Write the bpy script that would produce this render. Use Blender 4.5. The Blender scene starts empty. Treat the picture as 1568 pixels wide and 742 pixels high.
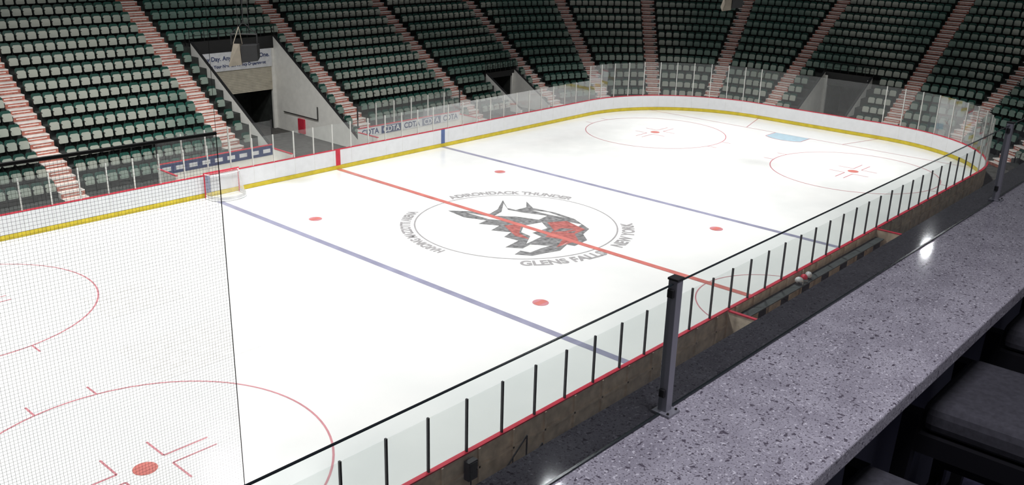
import bpy, bmesh, math, random
import numpy as np
from mathutils import Matrix, Vector
random.seed(4)
sc=bpy.context.scene
ft=0.3048

# ------------------------------------------------------------------ helpers
def mat(name,col,rough=0.6,metal=0.0,spec=0.4,var=0.12,scale=3.0,col2=None):
    m=bpy.data.materials.new(name); m.use_nodes=True
    nt=m.node_tree; b=nt.nodes['Principled BSDF']
    b.inputs['Roughness'].default_value=rough; b.inputs['Metallic'].default_value=metal
    b.inputs['Specular IOR Level'].default_value=spec
    tc=nt.nodes.new('ShaderNodeTexCoord'); n=nt.nodes.new('ShaderNodeTexNoise'); n.inputs['Scale'].default_value=scale
    n.inputs['Detail'].default_value=4
    r=nt.nodes.new('ShaderNodeValToRGB')
    r.color_ramp.elements[0].position=0.3; r.color_ramp.elements[1].position=0.7
    r.color_ramp.elements[0].color=tuple(x*(1-var) for x in col)+(1,)
    r.color_ramp.elements[1].color=tuple(min(1,x*(1+var)) for x in col)+(1,)
    if col2:
        r.color_ramp.elements[0].position=0.40; r.color_ramp.elements[1].position=0.54
        r.color_ramp.elements[0].color=tuple(col2)+(1,); r.color_ramp.elements[1].color=tuple(col)+(1,); n.inputs['Detail'].default_value=2
    nt.links.new(tc.outputs['Object'],n.inputs['Vector']); nt.links.new(n.outputs['Fac'],r.inputs['Fac'])
    nt.links.new(r.outputs['Color'],b.inputs['Base Color'])
    return m
def glassmat(name,tint,haze=0.03,refl=0.6,hazecol=(0.8,0.82,0.82)):
    m=bpy.data.materials.new(name); m.use_nodes=True; nt=m.node_tree; nt.nodes.clear()
    o=nt.nodes.new('ShaderNodeOutputMaterial'); t=nt.nodes.new('ShaderNodeBsdfTransparent'); t.inputs[0].default_value=tuple(tint)+(1,)
    g=nt.nodes.new('ShaderNodeBsdfGlossy'); g.inputs['Roughness'].default_value=0.03
    d=nt.nodes.new('ShaderNodeBsdfDiffuse'); d.inputs[0].default_value=tuple(hazecol)+(1,)
    fr=nt.nodes.new('ShaderNodeFresnel'); fr.inputs[0].default_value=1.45
    mu=nt.nodes.new('ShaderNodeMath'); mu.operation='MULTIPLY'; mu.inputs[1].default_value=refl
    m1=nt.nodes.new('ShaderNodeMixShader'); m2=nt.nodes.new('ShaderNodeMixShader'); m2.inputs[0].default_value=haze
    nt.links.new(fr.outputs[0],mu.inputs[0]); nt.links.new(mu.outputs[0],m1.inputs[0])
    nt.links.new(t.outputs[0],m1.inputs[1]); nt.links.new(g.outputs[0],m1.inputs[2])
    nt.links.new(m1.outputs[0],m2.inputs[1]); nt.links.new(d.outputs[0],m2.inputs[2]); nt.links.new(m2.outputs[0],o.inputs[0])
    return m
def link(o,parent=None):
    sc.collection.objects.link(o)
    if parent: o.parent=parent
    return o
def empty(name,loc=(0,0,0),rz=0):
    e=bpy.data.objects.new(name,None); e.empty_display_size=0.2; e.location=loc; e.rotation_euler=(0,0,rz); return link(e)
class MB:
    def __init__(s): s.v=[];s.f=[];s.m=[]
    def poly(s,pts,m=0):
        b=len(s.v); s.v+= [tuple(p) for p in pts]; s.f.append(tuple(range(b,b+len(pts)))); s.m.append(m)
    def hexa(s,p,m=0,mtop=None,mfront=None):
        b=len(s.v); s.v+=[tuple(q) for q in p]
        fs=[(3,2,1,0),(4,5,6,7),(0,1,5,4),(1,2,6,5),(2,3,7,6),(3,0,4,7)]
        for i,f in enumerate(fs):
            s.f.append(tuple(b+k for k in f)); s.m.append(mtop if (i==1 and mtop is not None) else mfront if (i==2 and mfront is not None) else m)
    def box(s,x0,x1,y0,y1,z0,z1,m=0,**k):
        s.hexa([(x0,y0,z0),(x1,y0,z0),(x1,y1,z0),(x0,y1,z0),(x0,y0,z1),(x1,y0,z1),(x1,y1,z1),(x0,y1,z1)],m,**k)
    def fbox(s,P,n,t,a0,a1,o0,o1,z0,z1,m=0,**k):
        q=lambda a,o,z:(P[0]+t[0]*a+n[0]*o,P[1]+t[1]*a+n[1]*o,z)
        s.hexa([q(a0,o0,z0),q(a1,o0,z0),q(a1,o1,z0),q(a0,o1,z0),q(a0,o0,z1),q(a1,o0,z1),q(a1,o1,z1),q(a0,o1,z1)],m,**k)
    def tube(s,p,q,r,m=0,n=8,r2=None):
        p=Vector(p);q=Vector(q);d=(q-p).normalized(); a=d.orthogonal().normalized(); c=d.cross(a); r2=r if r2 is None else r2
        b=len(s.v)
        for i in range(n):
            an=2*math.pi*i/n; w=a*math.cos(an)+c*math.sin(an)
            s.v.append(tuple(p+w*r)); s.v.append(tuple(q+w*r2))
        for i in range(n):
            j=(i+1)%n; s.f.append((b+2*i,b+2*j,b+2*j+1,b+2*i+1)); s.m.append(m)
        s.f.append(tuple(b+2*i for i in range(n))[::-1]); s.m.append(m); s.f.append(tuple(b+2*i+1 for i in range(n))); s.m.append(m)
    def path(s,pts,r,m=0,n=8):
        for a,b in zip(pts[:-1],pts[1:]): s.tube(a,b,r,m,n)
    def obj(s,name,mats,parent=None,smooth=False,bevel=None):
        me=bpy.data.meshes.new(name); me.from_pydata(s.v,[],s.f)
        for m in mats: me.materials.append(m)
        me.polygons.foreach_set('material_index',s.m)
        if smooth: me.polygons.foreach_set('use_smooth',[True]*len(s.f))
        me.update(); o=bpy.data.objects.new(name,me); link(o,parent)
        if bevel:
            bv=o.modifiers.new('bevel','BEVEL'); bv.width=bevel; bv.segments=3; bv.limit_method='ANGLE'
        return o
def textgeo(body,size,off=0.0):
    c=bpy.data.curves.new('t','FONT'); c.body=body; c.size=size; c.align_x='CENTER'; c.offset=off
    o=bpy.data.objects.new('t',c); sc.collection.objects.link(o)
    bpy.context.view_layer.update()
    me=o.evaluated_get(bpy.context.evaluated_depsgraph_get()).to_mesh()
    v=np.array([tuple(x.co) for x in me.vertices]) if len(me.vertices) else np.zeros((0,3)); f=[tuple(p.vertices) for p in me.polygons]
    o.evaluated_get(bpy.context.evaluated_depsgraph_get()).to_mesh_clear()
    bpy.data.objects.remove(o); return v,f
def add_geo(mb,v,f,m):
    b=len(mb.v); mb.v+=[tuple(x) for x in v]; mb.f+=[tuple(b+i for i in q) for q in f]; mb.m+=[m]*len(f)

# ------------------------------------------------------------------ materials
WHITE=mat('board_white',(0.78,0.79,0.81),0.4,var=0.03)
YEL=mat('kickplate_yellow',(0.66,0.52,0.04),0.5)
RED=mat('cap_red',(0.60,0.03,0.06),0.4)
BLUE=mat('line_blue_board',(0.10,0.15,0.33),0.4)
TAN=mat('board_back_tan',(0.74,0.61,0.48),0.8,var=0.25)
ALU=mat('aluminium_light',(0.66,0.66,0.63),0.4,0.2)
DARKM=mat('post_dark_metal',(0.04,0.04,0.042),0.4,0.5)
BLK=mat('black_paint',(0.012,0.012,0.013),0.5)
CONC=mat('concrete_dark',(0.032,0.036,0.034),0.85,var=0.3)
FLOORM=mat('concrete_floor',(0.10,0.095,0.09),0.8,var=0.25)
WALLW=mat('wall_offwhite',(0.86,0.85,0.81),0.7,var=0.05)
SHUT=mat('roller_shutter_beige',(0.55,0.51,0.42),0.6)
SPK=mat('speaker_taupe',(0.20,0.175,0.14),0.7)
STEPT=mat('step_tread_pale',(0.70,0.63,0.59),0.8,var=0.2)
STEPR=mat('step_riser_red',(0.46,0.17,0.13),0.8,var=0.35,scale=8)
STEPW=mat('step_edge_white',(0.84,0.80,0.77),0.8)
NAVY=mat('ad_navy',(0.03,0.05,0.16),0.5)
ADW=mat('ad_white',(0.74,0.75,0.78),0.5)
NETW=mat('net_white',(0.7,0.7,0.7),0.8)
SHELF=mat('bench_shelf_dark',(0.06,0.07,0.07),0.7)
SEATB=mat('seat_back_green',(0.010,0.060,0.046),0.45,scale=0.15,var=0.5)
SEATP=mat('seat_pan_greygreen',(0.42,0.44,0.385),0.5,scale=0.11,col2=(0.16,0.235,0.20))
NETB=mat('netting_black',(0.03,0.03,0.03),0.8)
RINKGL=glassmat('rink_glass',(0.93,0.95,0.94),haze=0.07,refl=0.3)
RAILGL=glassmat('rail_glass',(0.90,0.93,0.93),haze=0.0,refl=0.6)
GLEDGE=mat('glass_edge_dark',(0.01,0.015,0.018),0.2)

# ------------------------------------------------------------------ camera
f=1415.0
RM=(Matrix.Rotation(-0.8309,3,'Z')@Matrix.Rotation(-0.02518,3,'Y')@Matrix.Rotation(1.234,3,'X'))
CP=Vector((-29.67,-26.39,12.99))
cd=bpy.data.cameras.new('camera'); co=bpy.data.objects.new('camera',cd); link(co)
M=RM.to_4x4(); M.translation=CP; co.matrix_world=M
cd.sensor_width=36; cd.sensor_fit='HORIZONTAL'; cd.lens=f*36/1568; cd.clip_start=0.05; cd.clip_end=300
sc.camera=co

# ------------------------------------------------------------------ rink path
HX,HY,RR=30.48,12.95,8.53
def rinkpath():
    pts=[]
    def arc(cx,cy,a0,a1):
        n=22
        for i in range(n+1):
            a=math.radians(a0+(a1-a0)*i/n); pts.append((cx+RR*math.cos(a),cy+RR*math.sin(a),math.cos(a),math.sin(a)))
    xs=np.arange(-12.5-1.22*7,HX-RR,1.22)
    pts.append((-HX+RR,-HY,0,-1))
    for x in xs:
        if x>-HX+RR+0.1 and x<HX-RR-0.1: pts.append((x,-HY,0,-1))
    arc(HX-RR,-HY+RR,-90,0); arc(HX-RR,HY-RR,0,90)
    for x in xs[::-1]:
        if x>-HX+RR+0.1 and x<HX-RR-0.1: pts.append((x,HY,0,1))
    arc(-HX+RR,HY-RR,90,180); arc(-HX+RR,-HY+RR,180,270)
    return pts
RP=rinkpath()
icemat=bpy.data.materials.new('ice'); icemat.use_nodes=True; nt=icemat.node_tree; b=nt.nodes['Principled BSDF']
b.inputs['Specular IOR Level'].default_value=0.45
n=nt.nodes.new('ShaderNodeTexNoise'); n.inputs['Scale'].default_value=0.35; n.inputs['Detail'].default_value=6
tc=nt.nodes.new('ShaderNodeTexCoord'); r=nt.nodes.new('ShaderNodeValToRGB')
r.color_ramp.elements[0].color=(0.75,0.765,0.76,1); r.color_ramp.elements[1].color=(0.815,0.82,0.81,1)
r.color_ramp.elements[0].position=0.3; r.color_ramp.elements[1].position=0.7
nt.links.new(tc.outputs['Object'],n.inputs['Vector']); nt.links.new(n.outputs['Fac'],r.inputs['Fac']); nt.links.new(r.outputs['Color'],b.inputs['Base Color'])
n2=nt.nodes.new('ShaderNodeTexNoise'); n2.inputs['Scale'].default_value=0.9; n2.inputs['Detail'].default_value=5
mr=nt.nodes.new('ShaderNodeMapRange'); mr.inputs[1].default_value=0.3; mr.inputs[2].default_value=0.7; mr.inputs[3].default_value=0.13; mr.inputs[4].default_value=0.27
nt.links.new(tc.outputs['Object'],n2.inputs['Vector']); nt.links.new(n2.outputs['Fac'],mr.inputs[0]); nt.links.new(mr.outputs[0],b.inputs['Roughness'])
mb=MB(); mb.poly([(p[0],p[1],0) for p in RP]); ICE=mb.obj('ice_rink',[icemat]); ICE.location.z=-0.0115
mb=MB(); mb.box(-45,60,-45,45,-0.3,-0.02); mb.obj('floor',[FLOORM])

# markings
L_RED=mat('paint_red',(0.54,0.17,0.15),0.3,var=0.15,scale=1.5)
L_REDT=mat('paint_red_thin',(0.53,0.22,0.25),0.3,var=0.1)
L_BLUE=mat('paint_blue',(0.27,0.27,0.37),0.3,var=0.12,scale=1.5)
L_GREY=mat('paint_grey',(0.33,0.32,0.33),0.3,var=0.15)
L_DARK=mat('paint_charcoal',(0.20,0.20,0.205),0.3,var=0.5,scale=5)
L_CREASE=mat('paint_crease',(0.40,0.55,0.64),0.3)
L_W=mat('paint_white',(0.70,0.71,0.70),0.3)
L_FAINT=mat('paint_faint',(0.735,0.735,0.72),0.3)
L_LRED=mat('paint_logo_red',(0.38,0.13,0.12),0.3,var=0.35,scale=5)
mk=MB()
def rect(x0,x1,y0,y1,m,z=0.004): mk.poly([(x0,y0,z),(x1,y0,z),(x1,y1,z),(x0,y1,z)],m)
def ring(cx,cy,r0,r1,m,z=0.005,a0=0,a1=360,n=96):
    for i in range(n):
        a=math.radians(a0+(a1-a0)*i/n); c=math.radians(a0+(a1-a0)*(i+1)/n)
        mk.poly([(cx+r0*math.cos(a),cy+r0*math.sin(a),z),(cx+r1*math.cos(a),cy+r1*math.sin(a),z),(cx+r1*math.cos(c),cy+r1*math.sin(c),z),(cx+r0*math.cos(c),cy+r0*math.sin(c),z)],m)
def disc(cx,cy,r,m,z=0.006): mk.poly([(cx+r*math.cos(2*math.pi*i/32),cy+r*math.sin(2*math.pi*i/32),z) for i in range(32)],m)
rect(-0.15,0.15,-HY,HY,0,z=0.0105)
for s in (-1,1): rect(s*7.77-0.15,s*7.77+0.15,-HY,HY,2)
gx=89*ft; gh=HY-RR+math.sqrt(RR*RR-(gx-(HX-RR))**2)
for s in (-1,1): rect(s*gx-0.03,s*gx+0.03,-gh,gh,1)
for sx in (-1,1):
    for sy in (-1,1):
        cx,cy=sx*20*ft,sy*22*ft; disc(cx,cy,0.30,1); 
        mk.poly([(cx-0.26,cy-0.12,0.008),(cx+0.26,cy-0.12,0.008),(cx+0.26,cy+0.12,0.008),(cx-0.26,cy+0.12,0.008)],0)
        cx,cy=sx*69*ft,sy*22*ft; ring(cx,cy,4.53,4.59,1); disc(cx,cy,0.30,0)
        for ax in (-1,1):
            for ay in (-1,1):
                x0=cx+ax*0.61; y0=cy+ay*0.23
                rect(min(x0,x0+ax*1.22),max(x0,x0+ax*1.22),y0-0.03,y0+0.03,1)
                rect(x0-0.03,x0+0.03,min(y0,y0+ay*0.9),max(y0,y0+ay*0.9),1)
                hx=cx+ax*0.85; rect(hx-0.03,hx+0.03,min(cy+ay*4.5,cy+ay*5.1),max(cy+ay*4.5,cy+ay*5.1),1)
    # goal crease with the truncated sides
    th=[math.asin(1.22/1.83)*(1-2*k/12) for k in range(13)]
    arcp=[(sx*(gx-1.83*math.cos(a)),1.83*math.sin(a)) for a in th]
    outl=[(sx*gx,1.22)]+arcp+[(sx*gx,-1.22)]
    mk.poly([(p[0],p[1],0.005) for p in outl],5)
    for p,q in zip(outl[:-1],outl[1:]):
        d=Vector((q[0]-p[0],q[1]-p[1])).normalized(); nx,ny=-d.y*0.025,d.x*0.025
        mk.poly([(p[0]-nx,p[1]-ny,0.007),(q[0]-nx,q[1]-ny,0.007),(q[0]+nx,q[1]+ny,0.007),(p[0]+nx,p[1]+ny,0.007)],1)
    for sy in (-1,1):
        mk.poly([(sx*gx,sy*3.35,0.005),(sx*gx,sy*3.41,0.005),(sx*HX,sy*4.33,0.005),(sx*HX,sy*4.27,0.005)],1)
ring(0,0,4.53,4.60,3)
ring(0,-HY,3.0,3.05,1,a0=0,a1=180,n=48)
for (x0,x1,y0,y1) in ((-17.5,-14.8,2.5,5.0),(-18.5,-15.0,-2.8,0.2)):
    rect(x0,x1,y0,y1,7,z=0.003)
def arctext(t,size,R,th,top,m,sx=1.0,off=0.026):
    v,fc=textgeo(t,size,off)
    if top: an=math.radians(th)-sx*v[:,0]/R; rr=R+v[:,1]
    else: an=math.radians(th)+sx*v[:,0]/R; rr=R-v[:,1]
    w=np.stack([rr*np.cos(an),rr*np.sin(an),0*an+0.006],1); add_geo(mk,w,fc,m)
arctext('HARDING MAZZOTTI ARENA',0.60,4.78,150,True,3,0.72)
arctext('ADIRONDACK THUNDER',0.66,4.78,46,True,3,0.80,0.03)
arctext('GLENS FALLS',0.74,5.30,-114,False,3,0.95,0.03)
arctext('NEW YORK',0.74,5.30,-62,False,3,0.90,0.03)
LOGO=[(4,"-0.87,3.53 -0.18,2.75 0.2,1.84 0.99,2.08 2.28,2.94 1.48,1.9 1.55,1.42 2.23,1.36 2.96,2 2.38,1.07 2.6,-0.13 2.49,-1.39 1.84,-2.74 1.07,-3.01 0.57,-3.62 -0.42,-3.73 -0.53,-3.39 -1.31,-3.67 -2,-3.44 -2.63,-3.27 -3.04,-2.67 -2.23,-2.45 -2.67,-1.81 -1.65,-1.63 -1.72,-0.86 -1.04,-0.65 -1.49,0.14 -0.74,0.33 -1.23,1.17 -0.62,1.26 -1.04,2.31"),
(6,"0.14,1.48 0.82,1.67 1.9,2.54 1.28,1.67 1.47,0.93 1.94,-0.2 1.2,-0.32 0.79,0.73"),
(6,"0.05,-0.42 1.01,-0.67 0.54,-1.39 -0.43,-1.35 -0.54,-1.97 -1.72,-2.14 -0.83,-1.58 -0.72,-0.95"),
(6,"-0.46,2.73 -0.13,1.6 -0.04,0.58 -0.42,1.33"),
(8,"-0.59,0.19 0.2,-0.17 -0.85,-0.95 -1.17,-1.85 -1.3,-1.13"),
(8,"1.19,-0.84 1.99,-1.33 1.64,-2.67 0.8,-2.75 0.23,-3.42 -1.11,-3.29 -0.13,-2.84 -0.42,-2.09 0.54,-1.77"),
(6,"-2.55,-2.48 -1.66,-2.31 -1.18,-3 -1.72,-2.94 -2.4,-2.96"),
(6,"2.05,0.9 2.4,0.1 2.3,-0.9 2.1,0.0"),
(6,"1.95,-1.5 2.1,-2.1 1.75,-2.2"),
(4,"0.35,-1.9 1.0,-1.8 1.35,-2.3 0.8,-2.2"),
(4,"0.7,-2.35 1.2,-2.5 0.9,-2.62"),
(6,"-0.9,-3.35 -0.2,-3.2 -0.55,-3.30")]
for i,(m,pp) in enumerate(LOGO):
    mk.poly([tuple(float(c) for c in q.split(','))+(0.0065+0.0003*i,) for q in pp.split()],m)
mk.obj('ice_markings',[L_RED,L_REDT,L_BLUE,L_GREY,L_DARK,L_CREASE,L_W,L_FAINT,L_LRED],ICE)

# ------------------------------------------------------------------ boards + glass
BO=empty('dasher_boards')
bd=MB(); gl=MB(); ps=MB()
def top_of(x,y): return 3.45 if x>21.9 else 2.47
N=len(RP); CAPZ=1.05
for i in range(N):
    a=RP[i]; c=RP[(i+1)%N]
    if math.hypot(a[0]-c[0],a[1]-c[1])<1e-4: continue
    q=lambda p,o,z:(p[0]+p[2]*o,p[1]+p[3]*o,z)
    def seg(o0,o1,z0,z1,m): bd.hexa([q(a,o0,z0),q(c,o0,z0),q(c,o1,z0),q(a,o1,z0),q(a,o0,z1),q(c,o0,z1),q(c,o1,z1),q(a,o1,z1)],m)
    seg(0.0,0.02,0.22,CAPZ,0); seg(0.02,0.09,0.0,CAPZ,3); seg(-0.012,0.02,0.0,0.20,1); seg(-0.01,0.12,CAPZ,CAPZ+0.035,2)
    zt=top_of(min(a[0],c[0]),a[1])
    gl.poly([q(a,0.05,CAPZ+0.03),q(c,0.05,CAPZ+0.03),q(c,0.05,zt),q(a,0.05,zt)],0)
last=None
for i in range(N):
    a=RP[i]; 
    straight=abs(abs(a[3])-1)<1e-6
    d=0 if last is None else math.hypot(a[0]-last[0],a[1]-last[1])
    if (straight and d>0.9) or (not straight and d>=1.15) or last is None:
        last=a
        m=1 if (a[1]<0 and a[0]<21) else 0
        t=(-a[3],a[2]); ps.fbox((a[0],a[1]),(a[2],a[3]),t,-0.024,0.024,0.02,0.08,CAPZ+0.03,top_of(a[0]+0.01,a[1])+0.01,m)
        bd.fbox((a[0],a[1]),(a[2],a[3]),t,-0.006,0.006,-0.002,0.0,0.22,CAPZ,5)
for xx,m in ((0,2),(7.77,4),(-7.77,4)):
    for s in (-1,1):
        y0,y1=sorted((s*(HY-0.008),s*HY)); bd.box(xx-0.15,xx+0.15,y0,y1,0.0,CAPZ+0.03,m)
for x in np.arange(-21.9,21,1.22): bd.box(x-0.03,x+0.03,-HY-0.15,-HY-0.09,0,CAPZ,3)
bd.box(-21.9,21,-HY-0.15,-HY-0.09,0.5,0.56,3)
bd.obj('boards',[WHITE,YEL,RED,TAN,BLUE,ALU],BO); gl.obj('glass_panels',[RINKGL],BO); ps.obj('glass_posts',[ALU,DARKM],BO)

# ------------------------------------------------------------------ seating bowl
Z0,RISE,TR,NR=0.33,0.52,0.80,19
RB=10.0
LA=RB*math.pi/2
def fr(S):
    if S<55.2: return (-34+S,15.7),(0,1)
    S-=55.2
    if S<LA:
        th=math.pi/2-S/RB; return (21.2+RB*math.cos(th),5.7+RB*math.sin(th)),(math.cos(th),math.sin(th))
    S-=LA
    if S<11.4: return (21.2+RB,5.7-S),(1,0)
    S-=11.4
    if S<LA:
        th=-S/RB; return (21.2+RB*math.cos(th),-5.7+RB*math.sin(th)),(math.cos(th),math.sin(th))
    S-=LA
    return (21.2-S,-15.7),(0,-1)
AS=lambda th:55.2+(90-th)/90*LA
BS=55.2+LA; CS=BS+11.4
AIS=[12.3,21.2,30.2,38.9,47.9,AS(86),AS(61.5),AS(40),AS(17),BS+1.4,BS+10.1,CS+17/90*LA,CS+40/90*LA,CS+61.5/90*LA,CS+86/90*LA,CS+LA+7.2]
SEND=CS+LA+14
VOM=[(31.9,37.6,10),(51.6,54.7,4),(BS+3.7,BS+7.3,5)]
st=set([0,55.2,BS,CS,CS+LA,SEND]);
for a in np.linspace(55.2,BS,23): st.add(float(a))
for a in np.linspace(CS,CS+LA,23): st.add(float(a))
for v in VOM: st.add(v[0]); st.add(v[1])
st=sorted(st)
BOWL=empty('seating_bowl')
tm=MB()
for s0,s1 in zip(st[:-1],st[1:]):
    if s1-s0<1e-6: continue
    sm=(s0+s1)/2; cut=0
    for v in VOM:
        if v[0]<=sm<=v[1]: cut=v[2]
    (p,n1),(q,n2)=fr(s0),fr(s1-1e-9)
    P=lambda o,z:(p[0]+n1[0]*o,p[1]+n1[1]*o,z); Q=lambda o,z:(q[0]+n2[0]*o,q[1]+n2[1]*o,z)
    for k in range(cut,NR):
        z=Z0+k*RISE; o=k*TR
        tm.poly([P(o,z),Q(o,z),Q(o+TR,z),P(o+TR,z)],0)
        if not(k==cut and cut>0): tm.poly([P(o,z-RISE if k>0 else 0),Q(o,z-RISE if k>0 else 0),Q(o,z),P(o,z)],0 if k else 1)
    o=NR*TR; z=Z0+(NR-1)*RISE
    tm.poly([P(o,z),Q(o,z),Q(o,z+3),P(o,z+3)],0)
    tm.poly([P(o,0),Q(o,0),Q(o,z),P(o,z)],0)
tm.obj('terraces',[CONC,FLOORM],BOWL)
am=MB()
for S in AIS:
    P,n1=fr(S); t=(n1[1],-n1[0])
    am.fbox(P,n1,t,-0.55,0.55,-0.30,-0.015,0,Z0*0.5,2,mtop=0,mfront=1)
    for k in range(NR):
        z=Z0+k*RISE; o=k*TR-0.012
        for (oo,zz) in ((o,z+0.012),(o+TR/2,z+RISE/2)):
            am.fbox(P,n1,t,-0.55,0.55,oo,oo+TR/2,zz-0.262,zz,2,mtop=0,mfront=1)
            am.fbox(P,n1,t,-0.55,0.55,oo-0.006,oo+0.06,zz-0.05,zz+0.004,2)
            am.fbox(P,n1,t,-0.42,0.42,oo-0.004,oo,zz-0.17,zz-0.12,2)
am.obj('aisle_steps',[STEPT,STEPR,STEPW],BOWL)
def seat_template():
    t=MB()
    def panel(w,h,org,ux,th,m):
        ux=Vector(ux).normalized(); nn=Vector((1,0,0)).cross(ux)
        c=0.07
        out=[(-w/2,0.0+c*0.5),(-w/2+c*0.5,0),(w/2-c*0.5,0),(w/2,c*0.5),(w/2,h-c),(w/2-c,h),(-w/2+c,h),(-w/2,h-c)]
        A=[Vector(org)+Vector((x,0,0))+ux*y+nn*(th/2) for x,y in out]; Bp=[p-nn*th for p in A]
        b=len(t.v); t.v+=[tuple(p) for p in A]+[tuple(p) for p in Bp]; k=len(out)
        t.f.append(tuple(b+i for i in range(k))); t.m.append(m)
        t.f.append(tuple(b+k+i for i in range(k))[::-1]); t.m.append(m)
        for i in range(k):
            j=(i+1)%k; t.f.append((b+i,b+k+i,b+k+j,b+j)); t.m.append(m)
    panel(0.48,0.50,(0,0.62,0.38),(0,0.22,1),0.035,0)
    panel(0.44,0.38,(0,0.52,0.38),(0,0.16,1),0.055,1)
    t.box(-0.265,-0.235,0.36,0.62,0.60,0.63,2)
    t.box(-0.262,-0.238,0.52,0.58,0.0,0.60,2)
    return t
T=seat_template(); TV=np.array(T.v)
SV=[];SF=[];SM=[];cnt=0
edges=[1.0]+AIS+[SEND]
for a,b_ in zip(edges[:-1],edges[1:]):
    ss=np.linspace(a,b_-1e-6,60); F=[fr(s) for s in ss]
    P0=np.array([x[0] for x in F]); NN=np.array([x[1] for x in F])
    for k in range(NR):
        o=k*TR; pts=P0+NN*(o+0.5); L=np.concatenate([[0],np.cumsum(np.hypot(*np.diff(pts,axis=0).T))])
        pad=0.62; n=int((L[-1]-2*pad)/0.53)
        if n<1: continue
        w=(L[-1]-2*pad)/n
        for i in range(n):
            s=float(np.interp(pad+(i+0.5)*w,L,ss))
            if any(v[0]-0.35<s<v[1]+0.35 and k<v[2] for v in VOM): continue
            P,n1=fr(s); t=(n1[1],-n1[0]); z=Z0+k*RISE
            V=np.empty_like(TV)
            V[:,0]=P[0]+t[0]*TV[:,0]+n1[0]*(o+TV[:,1]); V[:,1]=P[1]+t[1]*TV[:,0]+n1[1]*(o+TV[:,1]); V[:,2]=z+TV[:,2]
            base=cnt*len(TV); SV.append(V); SF+=[tuple(base+j for j in fc) for fc in T.f]; SM+=T.m; cnt+=1
me=bpy.data.meshes.new('seats'); me.from_pydata(np.concatenate(SV).tolist(),[],SF)
for m in (SEATB,SEATP,BLK): me.materials.append(m)
me.polygons.foreach_set('material_index',SM); me.update()
link(bpy.data.objects.new('seats',me),BOWL)

# ------------------------------------------------------------------ tunnel entrances
def vom(P,n1,t,half,depth,ztop,sign=None):
    e=empty('tunnel_entrance'); b=MB()
    q=lambda a,o,z:(P[0]+t[0]*a+n1[0]*o,P[1]+t[1]*a+n1[1]*o,z)
    for s in (-1,1):
        a0,a1=sorted((s*half,s*(half-0.14)))
        zf=Z0+0.25; zb=ztop+0.25
        b.hexa([q(a0,-0.2,0),q(a1,-0.2,0),q(a1,depth,0),q(a0,depth,0),q(a0,-0.2,zf),q(a1,-0.2,zf),q(a1,depth,zb),q(a0,depth,zb)],0)
        b.hexa([q(a0-0.01,-0.2,zf),q(a1+0.01,-0.2,zf),q(a1+0.01,depth,zb),q(a0-0.01,depth,zb),q(a0-0.01,-0.2,zf+0.04),q(a1+0.01,-0.2,zf+0.04),q(a1+0.01,depth,zb+0.04),q(a0-0.01,depth,zb+0.04)],1)
    def bw(a0,a1,z0,z1,m,o0=0,o1=0.15): b.fbox(P,n1,t,a0,a1,depth+o0,depth+o1,z0,z1,m)
    oh=2.25 if ztop<4 else 2.5
    bw(-half,-half+0.35,0,ztop,0); bw(half-0.35,half,0,ztop,0)
    if ztop>4:
        bw(-half+0.35,half-0.35,oh,3.95,2)
        for k in range(14): bw(-half+0.35,half-0.35,oh+0.1*k,oh+0.1*k+0.02,2,-0.02,0.0)
        bw(-half+0.35,half-0.35,3.95,5.05,3,-0.08,0.15); bw(-half,half,5.05,ztop+0.25,1,-0.02,0.15)
    else:
        bw(-half+0.35,half-0.35,oh,ztop+0.25,1)
        bw(-half,half,ztop,ztop+0.25,1,-0.01,0.15)
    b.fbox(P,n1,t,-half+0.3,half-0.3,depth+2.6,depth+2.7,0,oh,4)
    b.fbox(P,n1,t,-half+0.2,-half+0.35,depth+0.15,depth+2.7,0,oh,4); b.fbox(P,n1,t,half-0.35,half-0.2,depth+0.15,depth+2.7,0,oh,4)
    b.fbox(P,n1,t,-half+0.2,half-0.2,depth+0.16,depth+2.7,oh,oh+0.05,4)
    zr=ztop+0.25
    for k in range(7):
        a=-half+2*half*k/6; b.tube(q(a,depth+0.05,zr),q(a,depth+0.05,zr+0.7),0.02,1)
    b.tube(q(-half,depth+0.05,zr+0.7),q(half,depth+0.05,zr+0.7),0.025,1); b.tube(q(-half,depth+0.05,zr+0.35),q(half,depth+0.05,zr+0.35),0.015,1)
    o=b.obj('portal',[WALLW,BLK,SHUT,ADW,CONC],e)
    if sign:
        sb=MB()
        for tx,sz,z in sign:
            v,fc=textgeo(tx,sz,0.008)
            w=[q(x,depth-0.09,z+y) for x,y,_ in v]; add_geo(sb,w,fc,0)
        sb.obj('sign_text',[NAVY],e)
    return e
P,n1=fr(34.75)
e=vom(P,n1,(n1[1],-n1[0]),2.85,8.0,5.53,[('Any Day. Any Time. Every One.',0.36,4.58),('Joins Your New Emergency Department',0.25,4.16)])
x=MB(); x.box(3.33,3.46,20.7,21.3,0.1,1.0,0); x.path([(3.38,19.3,2.0),(3.38,19.3,1.2),(3.38,22.8,1.2)],0.03,1); x.obj('wall_cabinet',[RED,DARKM],e)
P,n1=fr(53.15); vom(P,n1,(n1[1],-n1[0]),1.55,3.2,2.41)
P,n1=fr(BS+5.5); vom(P,n1,(n1[1],-n1[0]),1.8,4.0,2.93)

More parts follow.
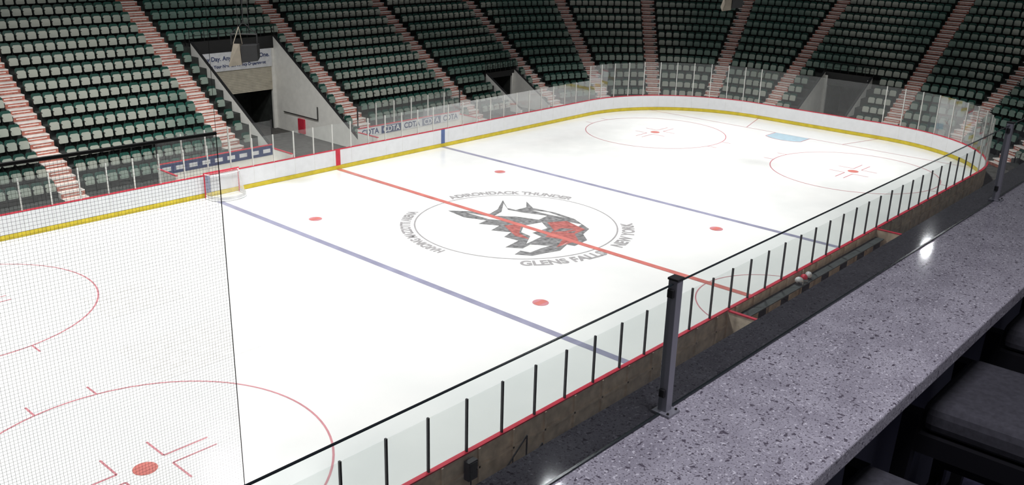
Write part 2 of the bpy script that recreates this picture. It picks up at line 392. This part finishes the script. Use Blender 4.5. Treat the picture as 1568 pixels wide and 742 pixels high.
# ------------------------------------------------------------------ far penalty boxes
def pbox(x0,x1,style):
    e=empty('penalty_box'); b=MB(); y0,y1=HY+0.12,14.8
    b.box(x0,x1,y1,y1+0.08,0,1.45,0); b.box(x0,x1,y1-0.02,y1+0.1,1.45,1.49,1)
    for xx in (x0,x1):
        b.box(xx-0.04,xx+0.04,y0,y1,0,1.25,0); b.box(xx-0.05,xx+0.05,y0,y1,1.25,1.29,1)
    b.box(x0+0.1,x1-0.1,y1-0.5,y1-0.1,0.42,0.47,2)
    for k in range(4): 
        xx=x0+0.3+(x1-x0-0.6)*k/3; b.box(xx-0.03,xx+0.03,y1-0.45,y1-0.15,0,0.42,4)
    b.box(x0+0.05,x1-0.05,y1-0.012,y1,0.93,1.43,5 if style else 3)
    nn=5 if style else 9
    for k in range(nn):
        w=(x1-x0-0.1)/nn; xc=x0+0.05+w*(k+0.5)
        if style:
            v,fc=textgeo('CDTA',0.46,0.012); add_geo(b,[(xc+px,y1-0.016,1.03+py) for px,py,_ in v],fc,3)
            if k%2: b.box(xc-w/2+0.03,xc+w/2-0.03,y1-0.018,y1-0.012,0.96,1.4,3); add_geo(b,[(xc+px,y1-0.022,1.03+py) for px,py,_ in v],fc,5)
        else:
            b.box(xc-0.22,xc+0.22,y1-0.016,y1-0.012,1.08,1.28,5)
    g=MB(); g.poly([(x0,y1+0.04,1.49),(x1,y1+0.04,1.49),(x1,y1+0.04,2.75),(x0,y1+0.04,2.75)])
    n=int((x1-x0)/1.22)
    for k in range(n+1):
        xx=x0+(x1-x0)*k/n; b.box(xx-0.03,xx+0.03,y1+0.01,y1+0.07,1.49,2.78,4 if k in(0,n) else 6)
    b.obj('enclosure',[WALLW,RED,SHUT,NAVY,DARKM,ADW,ALU],e); g.obj('glass',[RINKGL],e)
pbox(2.9,11.0,1); pbox(-9.2,-2.8,0)

# ------------------------------------------------------------------ near players bench
e=empty('players_bench'); b=MB()
b.box(-4.18,-4.10,-14.9,-HY-0.16,0,1.05,0); b.box(-4.2,-4.08,-14.9,-HY-0.16,1.05,1.09,1)
b.box(8.1,8.18,-14.9,-HY-0.16,0,1.05,0); b.box(8.08,8.2,-14.9,-HY-0.16,1.05,1.09,1)
b.box(-4.1,8.1,-14.98,-14.9,0,1.3,0); b.box(-4.1,8.1,-15.0,-14.88,1.3,1.34,1)
b.box(-4.0,8.0,-14.5,-14.1,0.55,0.62,2)
for k in range(8): xx=-3.8+k*1.65; b.box(xx-0.03,xx+0.03,-14.45,-14.15,0,0.55,3)
b.box(-4.0,8.0,-13.5,-13.12,0.72,0.76,4)
for k in range(8): xx=-3.8+k*1.65; b.box(xx-0.02,xx+0.02,-13.45,-13.2,0,0.72,3)
b.obj('bench',[TAN,RED,SHUT,DARKM,SHELF],e)
def helmet(loc,m,rot):
    bm=bmesh.new(); bmesh.ops.create_uvsphere(bm,u_segments=20,v_segments=12,radius=0.14)
    bmesh.ops.delete(bm,geom=[v for v in bm.verts if v.co.z<-0.06 and v.co.y<0.02 or v.co.z<-0.11],context='VERTS')
    for v in bm.verts: v.co.y*=1.2
    me=bpy.data.meshes.new('hockey_helmet'); bm.to_mesh(me); bm.free(); me.materials.append(m)
    for p in me.polygons: p.use_smooth=True
    o=bpy.data.objects.new('hockey_helmet',me); link(o); o.location=loc; o.rotation_euler=(0,0,rot); o.scale=(0.9,0.9,0.9)
    s=o.modifiers.new('s','SOLIDIFY'); s.thickness=0.012
    c=MB()
    for k in range(6):
        a=-0.10+0.04*k; c.path([(a,-0.15,-0.04),(a,-0.17,-0.10),(a*0.8,-0.14,-0.155)],0.004,0,5)
    for z,y in ((-0.06,-0.165),(-0.11,-0.17),(-0.15,-0.15)): c.tube((-0.11,y,z),(0.11,y,z),0.004,0,5)
    c.obj('cage',[ALU],o)
    return o
for hx,hm,hr in ((0.55,WHITE,0.4),(0.95,RED,-0.7),(1.32,WHITE,2.0)): helmet((hx,-13.3,0.905),hm,hr)

b=MB()
for yy in (-13.45,-13.95):
    b.path([(-15.3,yy,0),(-15.3,yy,0.35),(-14.5,yy,1.0),(-14.5,yy,0)],0.022,0)
    b.tube((-15.0,yy,0.6),(-15.0,yy,0),0.018,0)
for k,zz in enumerate((0.12,0.24)): b.box(-15.2+0.3*k,-14.6,-13.9,-13.5,0 if k==0 else 0.12,zz,1)
b.obj('stair_handrail',[BLK,TAN])
b=MB(); b.box(-16.35,-16.05,-13.28,-13.11,0.45,0.95,0); b.box(-16.32,-16.08,-13.30,-13.28,0.48,0.92,1); b.tube((-16.2,-13.2,0),(-16.2,-13.2,0.45),0.02,0); b.tube((-16.1,-13.31,0.7),(-16.1,-13.29,0.7),0.015,1)
b.obj('electrical_box',[DARKM,CONC],bevel=0.008)

# ------------------------------------------------------------------ goal
e=empty('hockey_goal',(-7.1,12.75,0.0)); b=MB(); r=0.035
w=0.915
b.tube((-w,0,0),(-w,0,1.22),r,0,12); b.tube((w,0,0),(w,0,1.22),r,0,12); b.tube((-w-r,0,1.22),(w+r,0,1.22),r,0,12)
base=[(-w,0,0.03)]+[(-w*math.cos(a),-0.25-0.85*math.sin(a)**0.7,0.03) for a in np.linspace(0.01,math.pi-0.01,15)]+[(w,0,0.03)]
b.path(base,0.03,1)
topb=[(-w,0,1.2)]+[(-w*0.9*math.cos(a),-0.15-0.40*math.sin(a)**0.7,1.17) for a in np.linspace(0.01,math.pi-0.01,15)]+[(w,0,1.2)]
b.path(topb,0.02,1)
for k in range(len(base)-1):
    p,q2=base[k],base[k+1]; b.poly([(p[0],p[1],0.02),(q2[0],q2[1],0.02),(q2[0],q2[1],0.20),(p[0],p[1],0.20)],2)
def lerp(a,c,t): return tuple(a[i]+(c[i]-a[i])*t for i in range(3))
def resamp(pl,n):
    P=np.array(pl); L=np.concatenate([[0],np.cumsum(np.linalg.norm(np.diff(P,axis=0),axis=1))]); s=np.linspace(0,L[-1],n)
    return [tuple(np.interp(x,L,P[:,i]) for i in range(3)) for x in s]
A=resamp(base,50); C=resamp(topb,50)
for a,c in zip(A,C): b.tube(a,c,0.004,2,4)
for k in range(1,20):
    pl=[lerp(a,c,k/20) for a,c in zip(A[::2],C[::2])]; b.path(pl,0.004,2,4)
for k in range(1,24):
    i=int(k*49/24); b.tube((C[i][0],0,1.2),C[i],0.004,2,4)
b.obj('frame_and_net',[RED,WHITE,NETW],e)

# ------------------------------------------------------------------ protective netting (near glass)
e=empty('protective_netting'); b=MB()
x1n,x0n,z0n,z1n,yn=-22.0,-33.5,2.6,9.6,-13.02
sp=0.056; w=0.0018
for k in range(int((x1n-x0n)/sp)+1):
    x=x1n-k*sp; b.poly([(x-w,yn,z0n),(x+w,yn,z0n),(x+w,yn,z1n),(x-w,yn,z1n)],0)
for k in range(int((z1n-z0n)/sp)+1):
    z=z0n+k*sp; b.poly([(x0n,yn,z-w),(x1n,yn,z-w),(x1n,yn,z+w),(x0n,yn,z+w)],0)
b.path([(x0n,yn,z1n+0.15),(x1n,yn,z1n)],0.03,0); b.tube((x1n,yn,z0n),(x1n,yn,z1n),0.008,0)
b.tube((x0n,yn,z0n),(x1n,yn,z0n),0.012,0)
for x in (x1n,-27,-32): b.tube((x,yn,z1n),(x,yn,17),0.004,0,5)
b.obj('net',[NETB],e)

# ------------------------------------------------------------------ hanging speakers
def speaker(loc,s=1.0):
    e=empty('hanging_speaker',loc,-0.75); b=MB()
    b.hexa([(-0.1*s,-0.35*s,-0.55*s),(0.65*s,-0.35*s,-0.45*s),(0.65*s,0.3*s,-0.35*s),(-0.1*s,0.3*s,-0.45*s),(-0.1*s,-0.45*s,0.25*s),(0.65*s,-0.45*s,0.3*s),(0.65*s,0.3*s,0.3*s),(-0.1*s,0.3*s,0.25*s)],0)
    b.hexa([(-0.75*s,-0.3*s,-0.75*s),(-0.12*s,-0.3*s,-0.65*s),(-0.12*s,0.3*s,-0.5*s),(-0.7*s,0.3*s,-0.5*s),(-0.45*s,-0.35*s,0.35*s),(-0.15*s,-0.4*s,0.35*s),(-0.15*s,0.3*s,0.25*s),(-0.5*s,0.3*s,0.2*s)],1)
    b.path([(-0.6*s,0,0.25*s),(-0.6*s,0,0.75*s),(0.6*s,0,0.75*s),(0.6*s,0,0.3*s)],0.035*s,0)
    b.path([(-0.6*s,0.1,0.75*s),(0,0,1.3*s),(0.6*s,0.1,0.75*s)],0.025*s,0)
    b.path([(-0.45*s,-0.3*s,0.35*s),(-0.2*s,-0.1*s,1.1*s),(-0.1*s,0,0.3*s)],0.02*s,1)
    for x in (-0.25,0.25): b.tube((x*s,0,0.75*s),(x*s,0,17-loc[2]),0.016,0,6)
    b.tube((0,0,1.3*s),(0,0,17-loc[2]),0.03,0,6)
    b.obj('cabinet',[BLK,SPK,SHUT],e)
speaker((-5.2,13.0,6.75),1.0); speaker((21.0,2.0,8.75),0.85)

# ------------------------------------------------------------------ suite: counter, railing, stools
CX,CY,CZ=CP
ZC=CZ-1.0
def granite(nt,bs,k):
    tc=nt.nodes.new('ShaderNodeTexCoord')
    n1=nt.nodes.new('ShaderNodeTexNoise'); n1.inputs['Scale'].default_value=9; n1.inputs['Detail'].default_value=8
    r1=nt.nodes.new('ShaderNodeValToRGB'); r1.color_ramp.elements[0].position=0.3; r1.color_ramp.elements[1].position=0.75
    r1.color_ramp.elements[0].color=(0.24*k,0.23*k,0.265*k,1); r1.color_ramp.elements[1].color=(0.36*k,0.35*k,0.39*k,1)
    nt.links.new(tc.outputs['Object'],n1.inputs['Vector']); nt.links.new(n1.outputs['Fac'],r1.inputs['Fac'])
    cur=r1.outputs['Color']
    for scl,lo,hi,col in ((80,0.63,0.67,(0.08*k,0.07*k,0.09*k,1)),(120,0.62,0.68,(0.50*k,0.49*k,0.53*k,1)),(220,0.58,0.65,(0.13*k,0.12*k,0.14*k,1))):
        n=nt.nodes.new('ShaderNodeTexNoise'); n.inputs['Scale'].default_value=scl; n.inputs['Detail'].default_value=1.5
        mp=nt.nodes.new('ShaderNodeMapping'); mp.inputs['Location'].default_value=(scl,scl*2,3)
        r=nt.nodes.new('ShaderNodeValToRGB'); r.color_ramp.elements[0].position=lo; r.color_ramp.elements[1].position=hi
        r.color_ramp.elements[0].color=(0,0,0,1); r.color_ramp.elements[1].color=(1,1,1,1)
        nt.links.new(tc.outputs['Object'],mp.inputs['Vector']); nt.links.new(mp.outputs['Vector'],n.inputs['Vector']); nt.links.new(n.outputs['Fac'],r.inputs['Fac'])
        mx=nt.nodes.new('ShaderNodeMix'); mx.data_type='RGBA'; mx.inputs[7].default_value=col
        nt.links.new(r.outputs['Color'],mx.inputs[0]); nt.links.new(cur,mx.inputs[6]); cur=mx.outputs[2]
    nt.links.new(cur,bs.inputs['Base Color']); bs.inputs['Roughness'].default_value=0.055; bs.inputs['Specular IOR Level'].default_value=0.15
gran=bpy.data.materials.new('granite'); gran.use_nodes=True; granite(gran.node_tree,gran.node_tree.nodes['Principled BSDF'],1.0)
gran_shade=bpy.data.materials.new('granite_shaded'); gran_shade.use_nodes=True; granite(gran_shade.node_tree,gran_shade.node_tree.nodes['Principled BSDF'],0.24)  # counter granite scaled darker; dimness beyond the railing glass painted into its colour
SW=mat('suite_wall_grey',(0.16,0.16,0.23),0.7); CARP=mat('suite_carpet',(0.05,0.05,0.09),0.95,var=0.3,scale=40)
e=empty('granite_counter')
b=MB(); b.box(CX-2.5,CX+9,CY+0.58,CY+0.935,ZC-0.045,ZC,0); b.obj('counter_top',[gran],e,bevel=0.006)
b=MB(); b.box(CX-2.5,CX+9,CY+0.936,CY+1.035,ZC-0.045,ZC-0.001,0); b.obj('outer_ledge',[gran_shade],e,bevel=0.004)
ZF=ZC-1.05
e=empty('suite_balcony')
b=MB(); b.box(CX-2.5,CX+9,CY+0.80,CY+0.95,ZF,ZC-0.046,0); b.obj('front_panel',[SW],e)
b=MB(); b.box(CX-2.5,CX+9,CY-2.2,CY+0.95,ZF-0.25,ZF-0.001,0); b.obj('slab',[CARP],e)
b=MB(); b.box(CX-2.5,CX+9,CY+0.6,CY+0.9,0,ZF-0.251,0); b.obj('support_panel',[WALLW],e)
e=empty('glass_railing'); b=MB(); g=MB(); ZT=CZ-0.70
PX=[CX-0.80,CX+1.5485,CX+3.89,CX+6.24,CX+8.6]; yy=CY+0.932
RAILM=mat('rail_post_grey',(0.24,0.24,0.27),0.38,0.4,var=0.05)
for x in PX:
    b.box(x-0.011,x+0.011,yy-0.011,yy+0.011,ZC,ZT+0.008,0)
    b.box(x-0.013,x+0.013,yy-0.013,yy+0.013,ZT+0.008,ZT+0.013,1)
    b.box(x-0.022,x+0.022,yy-0.026,yy+0.020,ZC,ZC+0.006,0)
    for z in (ZC+0.05,ZT-0.02): b.box(x-0.018,x+0.018,yy-0.006,yy+0.008,z-0.009,z+0.009,1)
    for sx_ in (-0.016,0.016): b.tube((x+sx_,yy-0.019,ZC+0.006),(x+sx_,yy-0.019,ZC+0.010),0.003,1)
b.obj('posts',[RAILM,BLK],e,bevel=0.0015)
ed=MB()
for x0,x1 in zip(PX[:-1],PX[1:]):
    g.poly([(x0+0.012,yy,ZC+0.004),(x1-0.012,yy,ZC+0.004),(x1-0.012,yy,ZT),(x0+0.012,yy,ZT)])
    ed.box(x0+0.012,x1-0.012,yy-0.0022,yy+0.0022,ZT-0.001,ZT+0.001,0)
    ed.box(x0+0.012,x1-0.012,yy-0.003,yy+0.003,ZC+0.001,ZC+0.005,0)
g.obj('glass',[RAILGL],e); ed.obj('glass_edges',[GLEDGE],e)
FAB=mat('stool_fabric',(0.055,0.055,0.066),0.9,scale=60,var=0.2); WD=mat('stool_black_wood',(0.010,0.010,0.012),0.4)
def stool(x):
    e=empty('bar_stool',(CX+x,CY+0.50,ZF)); 
    b=MB(); b.box(-0.215,0.215,-0.215,0.20,0.66,0.76,0); o=b.obj('seat',[FAB],e,bevel=0.035)
    b=MB()
    for k in range(8):
        a0=-0.23+0.0575*k; a1=a0+0.0575; c=lambda a:-0.22-0.05*(1-(a/0.23)**2)
        b.hexa([(a0,c(a0)-0.03,0.76),(a1,c(a1)-0.03,0.76),(a1,c(a1)+0.03,0.76),(a0,c(a0)+0.03,0.76),(a0,c(a0)-0.09,1.05),(a1,c(a1)-0.09,1.05),(a1,c(a1)-0.04,1.05),(a0,c(a0)-0.04,1.05)],0)
    b.obj('backrest',[FAB],e)
    b=MB()
    for sx_ in (-1,1):
        for sy_ in (-1,1):
            X0,Y0=sx_*0.225,sy_*0.215; X1,Y1=sx_*0.25,sy_*0.24
            b.hexa([(X1-.018,Y1-.018,0),(X1+.018,Y1-.018,0),(X1+.018,Y1+.018,0),(X1-.018,Y1+.018,0),(X0-.024,Y0-.024,.73),(X0+.024,Y0-.024,.73),(X0+.024,Y0+.024,.73),(X0-.024,Y0+.024,.73)],0)
    for sy_ in (-1,1): b.box(-0.235,0.235,sy_*0.228-0.012,sy_*0.228+0.012,0.24,0.28,0)
    for sx_ in (-1,1): b.box(sx_*0.238-0.012,sx_*0.238+0.012,-0.22,0.22,0.32,0.36,0)
    b.box(-0.225,0.225,-0.215,0.215,0.60,0.66,0)
    b.obj('legs',[WD],e)
for x in (1.95,2.80,3.58,4.38): stool(x)

# ------------------------------------------------------------------ lights
def area(name,loc,size,power,col=(1,1,1),rot=(0,0,0),sy=None,spread=None,shape=None):
    l=bpy.data.lights.new(name,'AREA'); l.energy=power; l.color=col; l.size=size
    if shape: l.shape=shape
    if sy: l.shape='RECTANGLE'; l.size_y=sy
    if spread: l.spread=math.radians(spread)
    o=bpy.data.objects.new(name,l); o.location=loc; o.rotation_euler=rot; link(o); return o
for x in (-23,-8,8,23):
    for y in (-6,6):
        area('arena_lamp',(x,y,17),1.6,1180 if x<20 else 960,(1.0,0.994,0.975),spread=135 if x<0 else 112 if x<20 else 90)
area('stand_fill',(-24,14,16),1.5,900,(1.0,1.0,0.97),spread=150)  # added fill light, not a known fixture; brightens the left far stands
area('stand_fill',(-8,13,16),1.5,1000,(1.0,1.0,0.97),spread=140)  # second added fill, lifts the seats and the tunnel wall
for x in (-33.6,-23.9,-14.2,-4.5):
    area('arena_downlight',(x,-21.8,16),0.14,24,(0.97,0.97,1.0),shape='DISK')
area('suite_lamp',(CX+1.6,CY-0.1,CZ+1.5),0.9,68,(0.93,0.90,1.0),sy=0.5)
w=bpy.data.worlds.new('world'); sc.world=w; w.use_nodes=True
w.node_tree.nodes['Background'].inputs[0].default_value=(0.8,0.82,0.85,1); w.node_tree.nodes['Background'].inputs[1].default_value=0.10
sc.view_settings.view_transform='Standard'; sc.view_settings.look='None'
